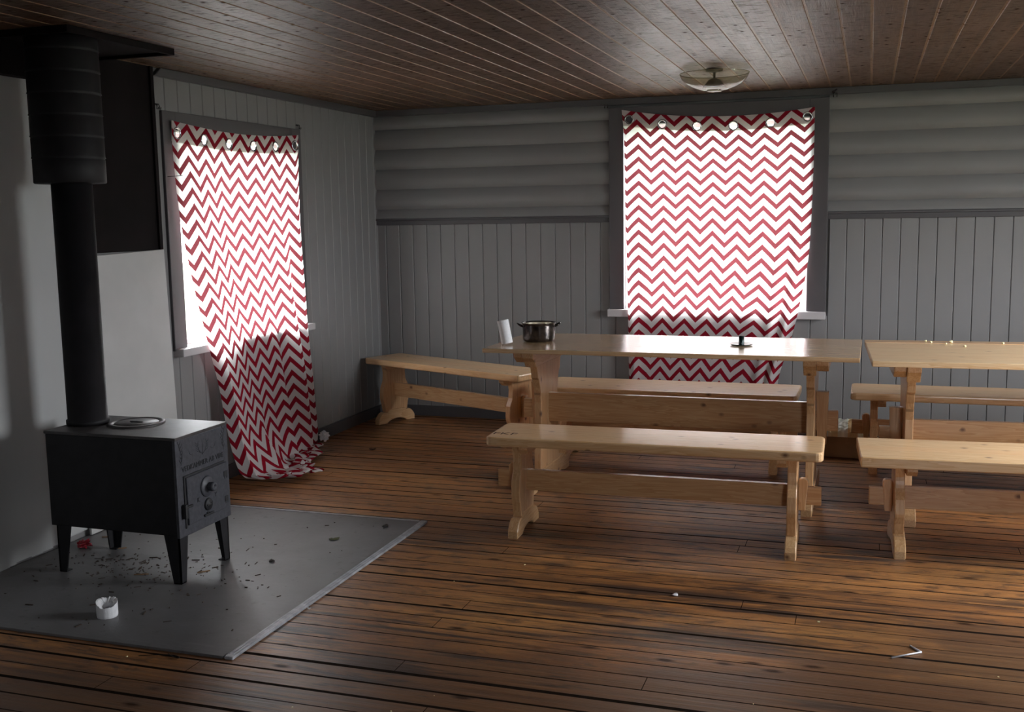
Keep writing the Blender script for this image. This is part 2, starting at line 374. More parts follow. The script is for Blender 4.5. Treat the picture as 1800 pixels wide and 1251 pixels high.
# ------------------------------------------------------------------ mesh helpers
class MB:
    def __init__(s): s.bm = bmesh.new()
    def _merge(s, b, mtx=None, smooth=False):
        if mtx is not None: bmesh.ops.transform(b, matrix=mtx, verts=b.verts)
        me = bpy.data.meshes.new('tmp'); b.to_mesh(me); b.free()
        n0 = len(s.bm.faces); s.bm.from_mesh(me); bpy.data.meshes.remove(me)
        s.bm.faces.ensure_lookup_table()
        if smooth:
            for f in s.bm.faces[n0:]: f.smooth = True
        return s
    def box(s, lo, hi, bev=0., seg=2, mtx=None):
        b = bmesh.new(); bmesh.ops.create_cube(b, size=1.0)
        for v in b.verts:
            v.co = Vector([lo[i]+(v.co[i]+.5)*(hi[i]-lo[i]) for i in range(3)])
        if bev: bmesh.ops.bevel(b, geom=list(b.edges), offset=bev, segments=seg, affect='EDGES', profile=.6)
        return s._merge(b, mtx)
    def prism(s, pts, axis, a, c, bev=0., mtx=None, seg=1):
        """pts: polygon in the two other axes (cyclic order), extruded along axis from a to c"""
        b = bmesh.new()
        def mk(p, t):
            if axis == 0: return (t, p[0], p[1])
            if axis == 1: return (p[0], t, p[1])
            return (p[0], p[1], t)
        v0 = [b.verts.new(mk(p, a)) for p in pts]; v1 = [b.verts.new(mk(p, c)) for p in pts]
        b.faces.new(v0); b.faces.new(v1[::-1]); n = len(pts)
        for i in range(n): b.faces.new((v0[i], v0[(i+1) % n], v1[(i+1) % n], v1[i]))
        bmesh.ops.recalc_face_normals(b, faces=b.faces)
        if bev:
            es = [e for e in b.edges if (e.verts[0] in v0) == (e.verts[1] in v0)]
            bmesh.ops.bevel(b, geom=es, offset=bev, segments=seg, affect='EDGES', profile=.6)
        return s._merge(b, mtx)
    def lathe(s, prof, n=40, mtx=None, smooth=True):
        b = bmesh.new(); rings = []
        for r, z in prof:
            rings.append([b.verts.new((r*math.cos(2*PI*i/n), r*math.sin(2*PI*i/n), z)) for i in range(n)] if r > 1e-6 else [b.verts.new((0, 0, z))])
        for A, B in zip(rings, rings[1:]):
            for i in range(n):
                j = (i+1) % n
                if len(A) == 1 and len(B) == 1: continue
                if len(A) == 1: b.faces.new((A[0], B[i], B[j]))
                elif len(B) == 1: b.faces.new((A[i], B[0], A[j]))
                else: b.faces.new((A[i], A[j], B[j], B[i]))
        bmesh.ops.recalc_face_normals(b, faces=b.faces)
        return s._merge(b, mtx, smooth)
    def tube(s, pts, r, n=8):
        pts = [Vector(p) for p in pts]; b = bmesh.new(); rings = []
        rr = r if isinstance(r, (list, tuple)) else [r]*len(pts)
        for i, p in enumerate(pts):
            d = (pts[min(i+1, len(pts)-1)]-pts[max(i-1, 0)]).normalized()
            a = d.orthogonal().normalized() if i == 0 else (a - d*a.dot(d)).normalized()
            c = d.cross(a)
            rings.append([b.verts.new(p+rr[i]*(math.cos(2*PI*k/n)*a+math.sin(2*PI*k/n)*c)) for k in range(n)])
        for A, B in zip(rings, rings[1:]):
            for k in range(n): b.faces.new((A[k], A[(k+1) % n], B[(k+1) % n], B[k]))
        b.faces.new(rings[0][::-1]); b.faces.new(rings[-1])
        return s._merge(b, None, True)
    def build(s, name, mat, parent=None, **tags):
        me = bpy.data.meshes.new(name); s.bm.to_mesh(me); s.bm.free()
        me.materials.append(mat)
        o = bpy.data.objects.new(name, me); COL.objects.link(o)
        if parent: o.parent = parent
        for k, v in tags.items(): o[k] = v
        return o
def empty(name, loc=(0, 0, 0), rz=0., **tags):
    o = bpy.data.objects.new(name, None); COL.objects.link(o); o.location = loc; o.rotation_euler = (0, 0, rz)
    o.empty_display_size = .1
    for k, v in tags.items(): o[k] = v
    return o
def text_mesh(txt, size, mtx, name, mat, parent, depth=.0006, **tags):
    cu = bpy.data.curves.new('t', 'FONT'); cu.body = txt; cu.size = size; cu.extrude = depth; cu.align_x = 'CENTER'; cu.align_y = 'CENTER'
    to = bpy.data.objects.new('t', cu); COL.objects.link(to)
    dg = bpy.context.evaluated_depsgraph_get(); me = bpy.data.meshes.new_from_object(to.evaluated_get(dg))
    bpy.data.objects.remove(to); bpy.data.curves.remove(cu)
    me.transform(mtx); me.materials.clear(); me.materials.append(mat)
    o = bpy.data.objects.new(name, me); COL.objects.link(o); o.parent = parent
    for k, v in tags.items(): o[k] = v
    return o

ST = dict(kind='structure')
# ------------------------------------------------------------------ setting
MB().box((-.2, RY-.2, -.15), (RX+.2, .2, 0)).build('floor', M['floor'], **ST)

# ceiling of grooved boards running from the camera towards the back wall
b = MB(); P = .12; x = -.0
x = 2.797-P*24
prof_pts = []
while x < RX+.2:
    x0, x1 = max(x, -.19), min(x+P, RX+.19)
    if x1-x0 > .02:
        b.prism([(x0, RH+.02), (x0, RH+.003), (x0+.005, RH+.003), (x0+.007, RH), (x1-.005, RH), (x1-.003, RH+.003), (x1, RH+.003), (x1, RH+.02)], 1, RY-.19, .19)
    x += P
b.box((-.2, RY-.2, RH+.015), (RX+.2, .2, RH+.15))
b.build('ceiling', M['ceiling'], **ST)

def wainscot(b, axis, u0, u1, line, P, z0, z1, holes, face, sgn, T=.014):
    """vertical boards with V joints on a wall; axis = running direction, face = wall plane, sgn = towards the room"""
    u = line
    while u > u0: u -= P
    while u < u1:
        a, c = max(u, u0), min(u+P, u1)
        if c-a > .006:
            spans = [(z0, z1)]
            for (h0, h1, hz0, hz1) in holes:
                mid = (a+c)/2
                if h0 < mid < h1:
                    ns = []
                    for s0, s1 in spans:
                        if hz0 > s0: ns.append((s0, min(s1, hz0)))
                        if hz1 < s1: ns.append((max(s0, hz1), s1))
                    spans = [q for q in ns if q[1]-q[0] > .01]
            k = .005
            for s0, s1 in spans:
                pr = [(a, face), (a+.0005, face+sgn*(T-k)), (a+k, face+sgn*T), (c-k, face+sgn*T), (c-.0005, face+sgn*(T-k)), (c, face)]
                if axis == 1: pr = [(q[1], q[0]) for q in pr]
                b.prism(pr, 2, s0, s1)
        u += P
def wall_with_hole(b, axis, lo, hi, u0, u1, h):
    """solid wall slab with one opening; axis = running axis"""
    def bx(a0, a1, z0, z1):
        l = [lo, lo, z0]; g = [hi, hi, z1]; l[axis] = a0; g[axis] = a1
        b.box(tuple(l), tuple(g))
    a, c, z0, z1 = h
    bx(u0, a, 0, RH+.1); bx(c, u1, 0, RH+.1); bx(a, c, 0, z0); bx(a, c, z1, RH+.1)

# back wall: wainscot below, rounded log siding above
b = MB()
wall_with_hole(b, 0, 0.0, .15, -.15, RX+.15, (W2['x0'], W2['x1'], W2['z0'], W2['z1']))
wainscot(b, 0, 0.0, RX, 1.78, .1065, .0, 1.39, [(1.80, 3.14, .77, 1.5)], 0.0, -1)
def log_profile(z0, z1):
    pts = []; n = 10
    for i in range(n+1):
        t = i/n; z = z0+(z1-z0)*t
        d = .008+.042*math.sin(PI*(.06+.90*t))**.7 * (1.0-.50*t)
        pts.append((-d, z))
    return pts
zs = [1.432, 1.500, 1.643, 1.784, 1.925, 2.065, 2.170]
for (xa, xb) in ((0.0, 1.748), (3.152, RX)):
    for i in range(len(zs)-1):
        z0, z1 = zs[i], zs[i+1]
        if i == 0: z0 -= .06
        bb = bmesh.new(); nx = 60
        pr = log_profile(z0, z1)
        if i == 0: pr = [q for q in pr if q[1] > 1.425]
        rows = []
        for k in range(nx+1):
            xx = xa+(xb-xa)*k/nx
            rows.append([bb.verts.new((xx, q[0]*(1+.12*pnoise(Vector((xx*.8, i*3.1, 0))))+.004*pnoise(Vector((xx*2.2, q[1]*6, i*7))), q[1]+.003*pnoise(Vector((xx*.9, i*5.3, 2))))) for q in pr])
        for A, B in zip(rows, rows[1:]):
            for j in range(len(pr)-1):
                f = bb.faces.new((A[j], A[j+1], B[j+1], B[j]))
        bmesh.ops.recalc_face_normals(bb, faces=bb.faces)
        for f in bb.faces: 
            if f.normal.y > 0: f.normal_flip()
        b._merge(bb, None, True)
wb = b.build('wall_back', M['wall'], **ST)

# left wall
b = MB()
wall_with_hole(b, 1, -.15, 0.0, RY-.15, .15, (W1['y0'], W1['y1'], W1['z0'], W1['z1']))
wainscot(b, 1, -2.55, 0.0, -2.44, .1085, 0., RH, [(-2.42, -1.17, .76, 1.95)], 0.0, 1)
b.build('wall_left', M['wall'], **ST)
b = MB()
bb = bmesh.new(); ny, nz = 120, 2     # smooth white-painted sheet behind the stove with a ragged lower edge
b.box((0.0, RY, 0.035), (.014, -3.12, 2.045))
random.seed(3); y = -4.9
while y < -3.14:
    w = random.uniform(.03, .09); h = random.uniform(.004, .035)
    b.box((0.0, y, h), (.014, min(y+w, -3.12), .036)); y += w
b.build('wall_left_sheet', M['plaster'], **ST).name = 'wall_left_lining'
# right and near walls (behind and beside the camera)
b = MB(); wall_with_hole(b, 1, RX, RX+.15, RY-.15, .15, (W3['y0'], W3['y1'], W3['z0'], W3['z1']))
wainscot(b, 1, RY, 0.0, 0.0, .1085, 0., RH, [(W3['y0']-.01, W3['y1']+.01, W3['z0']-.01, W3['z1']+.01)], RX, -1)
b.build('wall_right', M['wall'], **ST)
b = MB(); wall_with_hole(b, 0, RY-.15, RY, -.15, RX+.15, (W4['x0'], W4['x1'], W4['z0'], W4['z1']))
wainscot(b, 0, 0., RX, 0., .1065, 0., RH, [(W4['x0']-.01, W4['x1']+.01, W4['z0']-.01, W4['z1']+.01)], RY, 1)
b.build('wall_near', M['wall'], **ST)

# trims
def trim(n, lo, hi, bev=.004): return MB().box(lo, hi, bev).build(n, M['trim'], **ST)
trim('trim_1', (0.0, -.040, 2.157), (RX, 0.0, 2.2))                       # crown on the back wall
pr = [(-2.545, 2.157), (-2.49, 2.2), (0.0, 2.2), (0.0, 2.157)]
MB().prism(pr, 0, 0.0, .040, .003).build('trim_2', M['trim'], **ST)      # crown on the left wall, mitred at its near end
b = MB(); b.box((0.0, -.036, 1.388), (1.755, 0.0, 1.420), .003); b.box((0.0, -.046, 1.420), (1.755, 0.0, 1.434), .003)
b.build('trim_3', M['trim'], **ST)
b = MB(); b.box((3.155, -.036, 1.388), (RX, 0.0, 1.420), .003); b.box((3.155, -.046, 1.420), (RX, 0.0, 1.434), .003)
b.build('trim_4', M['trim'], **ST)
trim('baseboard_back', (0.0, -.030, 0.0), (RX, 0.0, .075))
trim('baseboard_left', (0.0, -2.50, 0.0), (.030, 0.0, .078))
trim('baseboard_right', (RX-.030, RY, 0.0), (RX, 0.0, .075))

# windows
def window(name, axis, h, outer, sgn, face, sill):
    """h=(a,c,z0,z1) opening; outer=(a,c,z1) casing; sgn = direction from wall face into the room"""
    e = empty(name, (0, 0, 0), **ST)
    a, c, z0, z1 = h; oa, oc, oz = outer
    def bx(b, a0, a1, d0, d1, q0, q1, bev=.002):
        lo = [0, 0, q0]; hi = [0, 0, q1]; o = 1-axis
        lo[axis] = a0; hi[axis] = a1
        p0, p1 = face+sgn*d0, face+sgn*d1
        lo[o] = min(p0, p1); hi[o] = max(p0, p1)
        b.box(tuple(lo), tuple(hi), bev)
    b = MB()                                          # grey casing with mitred look
    ct = .052 if axis == 0 else .030
    bx(b, oa, a, 0., ct, z0-.01, oz, .004); bx(b, c, oc, 0., ct, z0-.01, oz, .004); bx(b, a, c, 0., ct, z1, oz, .004)
    b.build('casing', M['trim'], e)
    b = MB()                                          # white frame in the reveal
    w = .028
    bx(b, a, a+w, -.12, -.05, z0, z1); bx(b, c-w, c, -.12, -.05, z0, z1)
    bx(b, a+w, c-w, -.12, -.05, z0, z0+w); bx(b, a+w, c-w, -.12, -.05, z1-w, z1)
    b.build('window_frame', M['frame'], e)
    b = MB(); bx(b, a+w, c-w, -.093, -.089, z0+w, z1-w, 0); b.build('glass_pane', M['pane'], e)
    b = MB(); bx(b, a, a+.004, -.05, .0, z0, z1, 0); bx(b, c-.004, c, -.05, .0, z0, z1, 0); bx(b, a+.004, c-.004, -.05, .0, z1-.004, z1, 0)
    b.build('reveal_lining', M['frame'], e)
    b = MB(); bx(b, sill[0], sill[1], -.05, .075, sill[2], sill[3], .004); b.build('window_sill', M['sill'], e)
    return e
window('window_1', 1, (W1['y0'], W1['y1'], W1['z0'], W1['z1']), (-2.49, -1.11, 1.995), 1, 0.0, (-2.485, -1.10, .745, .786))
window('window_2', 0, (W2['x0'], W2['x1'], W2['z0'], W2['z1']), (1.745, 3.155, 2.140), -1, 0.0, (1.735, 3.155, .752, .802))
window('window_3', 1, (W3['y0'], W3['y1'], W3['z0'], W3['z1']), (W3['y0']-.1, W3['y1']+.1, W3['z1']+.1), -1, RX, (W3['y0']-.11, W3['y1']+.11, W3['z0']-.045, W3['z0']))
window('window_4', 0, (W4['x0'], W4['x1'], W4['z0'], W4['z1']), (W4['x0']-.1, W4['x1']+.1, W4['z1']+.1), 1, RY, (W4['x0']-.11, W4['x1']+.11, W4['z0']-.045, W4['z0']))

# meadow outside
MB().box((-40, -40, -.95), (50, 40, -.75)).build('ground', M['grass'], **ST)

# dark panelling behind the stove pipe, soot-dark beam and ceiling plate
b = MB(); b.box((.0, -3.16, 1.30), (.022, -2.545, 2.2), .002)
b.box((.022, -2.570, 1.30), (.034, -2.545, 2.2), .002)
b.build('wall_panel', M['darkpanel'], label='sooty dark brown wall panel above the white heat board', category='wall panel')
b = MB(); b.box((0.0, RY, 2.045), (.06, -3.16, 2.2), .003)
b.build('trim_5', M['darkpanel'], **ST)
b = MB(); b.box((0.03, -3.615, 2.186), (.44, -2.975, 2.2), .0)
fr = .016
b.box((.44, -3.63, 2.172), (.44+fr, -2.955, 2.2), .002); b.box((0.03, -3.63, 2.172), (.44, -3.615, 2.2), .002); b.box((0.03, -2.975, 2.172), (.44, -2.955, 2.2), .002)
b.build('ceiling_plate', M['darkpanel'], label='dark sheet metal fire plate on the ceiling around the stove pipe', category='fire plate')

# white heat board leaning by the window
b = MB()
b.prism([(-3.20, .01), (-2.505, .01), (-2.520, .6), (-2.545, 1.302), (-3.20, 1.285)], 0, .0225, .036, .0015)
b.build('heat_board', M['board'], label='white rectangular heat shield board standing against the wall behind the stove', category='heat shield')

# ------------------------------------------------------------------ hearth sheet
e = empty('hearth_plate', (0, 0, 0), label='grey hearth sheet on the floor under the stove, with pale metal edging', category='hearth plate')
MB().box((.016, -4.205, 0.0), (1.445, -2.585, .007)).build('sheet', M['hearth'], e)
b = MB(); b.box((1.420, -4.222, 0.0), (1.452, -2.575, .011), .003); b.box((1.424, -4.20, .011), (1.430, -2.59, .0125)); b.box((1.438, -4.20, .011), (1.442, -2.59, .0125))
b.build('edge_strip', M['edge'], e)
MB().box((.035, -2.590, 0.0), (1.412, -2.572, .010), .002).build('edge_strip', M['edge'], e)
MB().box((.035, -4.222, 0.0), (1.412, -4.190, .010), .002).build('edge_strip', M['hearth'], e)

# ------------------------------------------------------------------ stove
HZ = .0072
X0, X1, Y0, Y1, Z0, Z1 = .235, .862, -3.662, -3.312, .205, .598
e = empty('wood_stove', (.55, -3.487, HZ), label='black box-shaped iron wood stove on four splayed legs on the grey hearth', category='stove')
def L(b): return b
inv = Matrix.Translation((-.55, 3.487, -HZ))
def st(b, name, mat, parent=e, **t):
    bmesh.ops.transform(b.bm, matrix=inv, verts=b.bm.verts) if parent else None
    return b.build(name, mat, parent, **t)
b = MB(); b.box((X0, Y0, Z0), (X1-.012, Y1, Z1-.008), .004)
body = st(b, 'body', M['stoveblack'])
b = MB(); b.box((X0-.004, Y0-.004, Z1-.008), (X1+.002, Y1+.004, Z1+.004), .0025); st(b, 'top_plate', M['stovetop'])
b = MB(); b.box((X1-.014, Y0-.003, Z0-.008), (X1, Y1+.003, Z1-.008), .003)
# raised rim of the cast front
front = st(b, 'front_plate', M['stovefront'])
# cooking lid: rings on the top
cx, cy = .512, -3.440
b = MB(); zt = Z1+.004
b.lathe([(0, zt+.006), (.088, zt+.006), (.090, zt+.003), (.094, zt+.003), (.096, zt+.008), (.112, zt+.008), (.117, zt+.005), (.117, zt-.001)], 56, Matrix.Translation((cx, cy, 0)))
b.box((cx-.03, cy-.004, zt+.007), (cx+.03, cy+.004, zt+.011), .001)
st(b, 'cooking_lid', M['stovetop'])
# door
D = X1
b = MB(); b.prism([(-3.615, .432), (-3.335, .436), (-3.335, .244), (-3.610, .238)], 0, D, D+.009, .002)
door = st(b, 'door', M['stovefront'])
b = MB(); b.prism([(-3.624, .441), (-3.345, .444), (-3.345, .438), (-3.617, .435)], 0, D, D+.004); b.box((D, -3.626, .228), (D+.004, -3.616, .44)); 
g1 = st(b, 'door_seam', M['ironmark'])
def on(par, b, name, mat, **t):
    bmesh.ops.transform(b.bm, matrix=inv, verts=b.bm.verts); o = b.build(name, mat, par, **t); return o
RYm = Matrix.Rotation(PI/2, 4, 'Y')
def knob(cy, cz, r):
    mt = Matrix.Translation((D+.009, cy, cz)) @ RYm
    b = MB(); b.lathe([(r*1.08, -.001), (r*1.08, .003), (r, .007), (r*.55, .008), (r*.42, .012)], 36, mt)
    b.lathe([(r*.42, .011), (r*.48, .030), (r*.40, .040), (r*.2, .040), (r*.16, .032), (0, .032)], 28, mt); return b
on(door, knob(-3.485, .368, .040), 'air_knob', M['stovefront'], label='large round air control knob')
mt = Matrix.Translation((D+.009, -3.482, .292)) @ RYm
b = MB(); b.lathe([(.026, -.001), (.026, .004), (.023, .008), (.008, .009), (.006, .013), (0, .013)], 32, mt); b.box((D+.016, -3.500, .288), (D+.020, -3.464, .295), .002)
on(door, b, 'air_knob', M['ironmark'], label='small dark spinner knob')
b = MB(); b.box((D, -3.645, .272), (D+.020, -3.628, .330), .004); b.box((D+.009, -3.632, .312), (D+.020, -3.592, .322), .003)
st(b, 'latch', M['ironmark'])
b = MB(); b.box((D+.009, -3.515, .247), (D+.017, -3.450, .256), .003); b.box((D+.009, -3.495, .256), (D+.013, -3.475, .262), .002); on(door, b, 'air_slider', M['ironmark'])
for hz in (.388, .282):
    b = MB(); b.box((D, -3.362, hz-.012), (D+.012, -3.338, hz+.012), .003); b.box((D, -3.362, hz+.022), (D+.006, -3.336, hz+.027), .001)
    for dy in (-3.358, -3.344): b.box((D, dy, hz-.020), (D+.010, dy+.006, hz-.01), .001)
    st(b, 'hinge', M['ironmark'])
RXY = Matrix(((0, 0, 1, 0), (1, 0, 0, 0), (0, 1, 0, 0), (0, 0, 0, 1)))     # text x -> world y, text y -> world z, normal -> +x
text_mesh('VEDKAMMER AB VIRE', .0300, inv @ Matrix.Translation((D+.0005, -3.487, .468)) @ Matrix.Rotation(math.radians(.5), 4, 'X') @ RXY, 'cast_lettering', M['ironmark'], e, .0012)
for t, yy, zz in (('K', -3.545, .325), ('Y', -3.425, .318)):
    text_mesh(t, .026, inv @ Matrix.Translation((D+.0095, yy, zz)) @ RXY, 'cast_letter', M['ironmark'], door, .0008)
# cast relief on the front: leaf sprays in both upper corners, a sprig in the middle
M['relief'] = plain('dark_cast_relief', (.020, .020, .025), .55)
def relief(strokes):
    b = MB()
    for pts, rr in strokes: b.tube([(D+.0002, q[0], q[1]) for q in pts], [rr*.5]+[rr]*(len(pts)-2)+[rr*.5], 5)
    st(b, 'cast_relief', M['relief'])
def spray(x0, z0, sx, n, r_=.0014):
    out = [([(x0, z0), (x0+sx*.012, z0-.045), (x0+sx*.006, z0-.09)], r_)]
    for k in range(n):
        a = k/n; zc_ = z0-.085*a; xc_ = x0+sx*.012*math.sin(PI*a)
        out.append(([(xc_, zc_-.008), (xc_+sx*.008, zc_+.002), (xc_+sx*.012, zc_+.012)], r_))
        out.append(([(xc_, zc_-.008), (xc_-sx*.007, zc_+.001), (xc_-sx*.009, zc_+.010)], r_))
    return out
relief(spray(-3.640, .575, 1, 6)); relief(spray(-3.334, .578, -1, 6))
mid = [([(-3.487, .500), (-3.487, .530), (-3.487, .562)], .0016)]
for sx in (-1, 1):
    mid.append(([(-3.487, .505), (-3.487+sx*.020, .515), (-3.487+sx*.030, .538), (-3.487+sx*.026, .560)], .0018))
    for k in range(4):
        zz_ = .515+.011*k; mid.append(([(-3.487+sx*(.018+.004*k), zz_), (-3.487+sx*(.030+.003*k), zz_+.002), (-3.487+sx*(.040+.002*k), zz_+.010)], .0014))
    mid.append(([(-3.487+sx*.055, .520), (-3.487+sx*.070, .512), (-3.487+sx*.085, .520), (-3.487+sx*.092, .535)], .0014))
relief(mid)
# legs: tapered angle iron, splayed
def leg(cx_, cy_, sx, sy):
    b = MB(); t = .006; top = Z0+.01; w0, w1 = .072, .036; spl = .006
    # web facing +-y
    b.prism([(cx_, top), (cx_-sx*w0, top), (cx_-sx*w1, HZ), (cx_+sx*0, HZ)], 1, min(cy_, cy_-sy*t), max(cy_, cy_-sy*t))
    b.prism([(cy_, top), (cy_-sy*w0*.85, top), (cy_-sy*w1*.95, HZ), (cy_, HZ)], 0, min(cx_, cx_-sx*t), max(cx_, cx_-sx*t))
    b.box((min(cx_, cx_-sx*w1), min(cy_, cy_-sy*w1*.9), HZ), (max(cx_, cx_-sx*w1), max(cy_, cy_-sy*w1*.9), HZ+.004))
    st(b, 'leg', M['stoveblack'])
leg(X1-.012, Y0+.006, 1, -1); leg(X1-.012, Y1-.004, 1, 1); leg(X0+.02, Y0+.006, -1, -1); leg(X0+.02, Y1-.004, -1, 1)

# pipe and its wider upper casing
px, py = .305, -3.487
b = MB(); b.lathe([(0, 0), (.074, 0), (.086, .004), (.086, .02), (.080, .022), (.080, 1.599-Z1-.005), (0, 1.599-Z1-.005)], 40)
b.build('flue_pipe', M['pipe'], None, label='black cylindrical stove pipe rising from the rear of the wood stove', category='stove pipe').location = (px, py, Z1+.0048)
prof = [(0, 0.0), (.136, 0.0), (.140, .004)]
z = .004
H = 2.186-1.60-.06
segs = [.10, .085, .085, .085, .085, .085]
for i, s_ in enumerate(segs):
    z2 = min(z+s_, .574)
    prof += [(.140, z2-.010), (.1375, z2-.007), (.1425, z2-.002), (.140, z2+.003)]; z = z2
prof += [(.140, .586), (.1, .586)]
b = MB(); b.lathe(prof, 64)
b.build('pipe_casing', M['pipe'], None, label='wide black banded sheet metal sleeve around the top of the stove pipe', category='pipe sleeve').location = (px-.005, py, 1.60)

# ------------------------------------------------------------------ curtains
def interp(keys, t):
    """keys: (t, x, y, z) ascending; smooth interpolation"""
    if t <= keys[0][0]: return Vector(keys[0][1:])
    for i in range(len(keys)-1):
        if t <= keys[i+1][0]:
            k0 = keys[max(i-1, 0)]; k1 = keys[i]; k2 = keys[i+1]; k3 = keys[min(i+2, len(keys)-1)]
            f = (t-k1[0])/(k2[0]-k1[0]); h = k2[0]-k1[0]
            p1, p2 = Vector(k1[1:]), Vector(k2[1:])
            m1 = (p2-Vector(k0[1:]))/max(k2[0]-k0[0], 1e-6)*h; m2 = (Vector(k3[1:])-p1)/max(k3[0]-k1[0], 1e-6)*h
            return (2*f**3-3*f**2+1)*p1+(f**3-2*f**2+f)*m1+(-2*f**3+3*f**2)*p2+(f**3-f**2)*m2
    return Vector(keys[-1][1:])
def sstep(a, c, x):
    t = min(1, max(0, (x-a)/(c-a))); return t*t*(3-2*t)
def curtain(name, P, width, length, eyes, hemh, mat, nu, nv, tags, eye_r=.0250, axis=0):
    """P(s,t)->Vector; cloth coords u=s*width, v=t*length; eyes: list of (s, t)"""
    e = empty(name, tuple(P(.5, 0)), **tags); inv = Matrix.Translation(-Vector(e.location))
    def grid(v0, v1, off, nvv, matl, nm, par):
        bm = bmesh.new(); uvl = bm.loops.layers.uv.new('UVMap'); G = []
        for j in range(nvv+1):
            t = v0+(v1-v0)*j/nvv; row = []
            for i in range(nu+1):
                s = i/nu; p = P(s, t)
                if off:
                    ps = P(min(1, s+.002), t)-P(max(0, s-.002), t); pt = P(s, min(1, t+.002))-P(s, max(0, t-.002))
                    nrm = ps.cross(pt).normalized(); p = p+nrm*off
                row.append((bm.verts.new(inv @ p), s*width, t*length))
            G.append(row)
        for j in range(nvv):
            for i in range(nu):
                q = (G[j][i], G[j][i+1], G[j+1][i+1], G[j+1][i])
                mu = sum(a[1] for a in q)/4; mv = sum(a[2] for a in q)/4
                if any((mu-es*width)**2+(mv-et*length)**2 < (eye_r)**2 for es, et in eyes): continue
                f = bm.faces.new([a[0] for a in q]); f.smooth = True
                for l, a in zip(f.loops, q): l[uvl].uv = (a[1], 3.-a[2])
        loose = [v for v in bm.verts if not v.link_faces]; bmesh.ops.delete(bm, geom=loose, context='VERTS')
        me = bpy.data.meshes.new(nm); bm.to_mesh(me); bm.free(); me.materials.append(matl)
        o = bpy.data.objects.new(nm, me); COL.objects.link(o); o.parent = par; return o
    grid(0, 1, 0, nv, mat, 'cloth', e)
    grid(0.0, hemh/length, HOFF, int(nv*hemh/length)+2, M['lining'], 'hem', e)
    for es, et in eyes:
        p = P(es, et); ps = (P(es+.01, et)-P(es-.01, et)).normalized(); pt = (P(es, et+.005)-P(es, max(0, et-.005))).normalized()
        nrm = ps.cross(pt).normalized(); pt = nrm.cross(ps)
        mt = inv @ Matrix.Translation(p) @ Matrix((ps, pt, nrm)).transposed().to_4x4()
        b = MB(); prof = []
        for k in range(13):
            a = 2*PI*k/12; prof.append((.0275+.0048*math.cos(a), .0045*math.sin(a)))
        b.lathe(prof, 36, mt); b.build('eyelet', M['steel'], e)
    return e
HOFF = .004

# left-hand curtain (window in the left wall): hangs from pinned corners, drifts to the right, bunches on the floor
LT1 = [(0, .050, -2.440, 1.947), (.065, .045, -2.441, 1.81), (.255, .050, -2.405, 1.408), (.425, .060, -2.329, 1.05), (.54, .085, -2.286, .809),
       (.66, .085, -2.206, .556), (.785, .12, -2.20, .306), (.895, .20, -2.232, .071), (.92, .24, -2.19, .02), (1.0, .34, -2.06, .014)]
RT1 = [(0, .060, -1.19, 1.955), (.10, .064, -1.212, 1.739), (.315, .064, -1.218, 1.284), (.53, .070, -1.217, .822), (.68, .11, -1.256, .506),
       (.855, .12, -1.232, .139), (.91, .13, -1.27, .03), (.93, .15, -1.31, .016), (1.0, .20, -1.42, .012)]
def PC1(s, t):
    a, c = interp(LT1, t), interp(RT1, t)
    # folded strip along the left edge, pleats on the right which deepen downwards
    g0 = sstep(.01, .16, t)
    w0 = .085
    if s < w0: l1 = s/w0*.030; d = .062*g0*(s/w0)
    else:
        l1 = .030+(s-w0)*(.970/(1-w0)); d = .062*g0*(1-min(1, (s-w0)/.30))
    lat = s*(1-g0)+l1*g0
    def tri(c0, wl, wr, h):
        q = (s-c0)/(wl if s < c0 else wr); q = abs(q)
        return h*(1-q)**1.15 if q < 1 else 0.
    d += tri(.965, .075, .035, .012+.028*sstep(.05, .6, t))
    c1 = .84-.02*(t-.5)
    d += tri(c1, .13, .045, .070*sstep(.22, .7, t))
    c2 = .64+.02*t
    d += tri(c2, .10, .05, .042*sstep(.45, .85, t))
    c3 = .40-.06*sstep(.7, .95, t)
    d += tri(c3, .16, .06, .050*sstep(.68, .92, t))
    d += .006*pnoise(Vector((s*5, t*3, 1.3)))+.0025*pnoise(Vector((s*16, t*7, 4.1)))
    p = a.lerp(c, lat)
    p.x += d
    sag = .032*4*s*(1-s)
    p.z -= sag*max(0., 1-t*3.2)*(1.0)
    # bottom: billows forward in the middle and crumples on the boards
    g = sstep(.80, .97, t)
    bul = g*.13*math.exp(-((s-.34)/.26)**2)
    p.x += bul; p.y += 0
    f = sstep(.885, .94, t)
    if f > 0:
        cr = .5+.5*pnoise(Vector((s*13, t*60, 2.))); cr2 = .5+.5*pnoise(Vector((s*30, t*45, 7.)))
        p.z = max(p.z, .012)+f*(.052*cr+.026*cr2)*(1-.5*sstep(.97, 1, t))
        p.x += f*.05*(cr-.4)+f*.03*math.sin(t*170+4*math.sin(s*9)); p.y += f*.03*(cr2-.5)
    p.z = max(p.z, .004)
    return p
LEN1 = 2.13
curtain('curtain', PC1, 1.25, LEN1, [(.035, .027), (.215, .030), (.405, .030), (.595, .030), (.785, .030), (.955, .029)], .105, M['cloth2'], 250, 420,
        dict(label='red and white chevron curtain on the left wall, trailing onto the floor beside the stove', category='curtain', group='chevron curtains'))

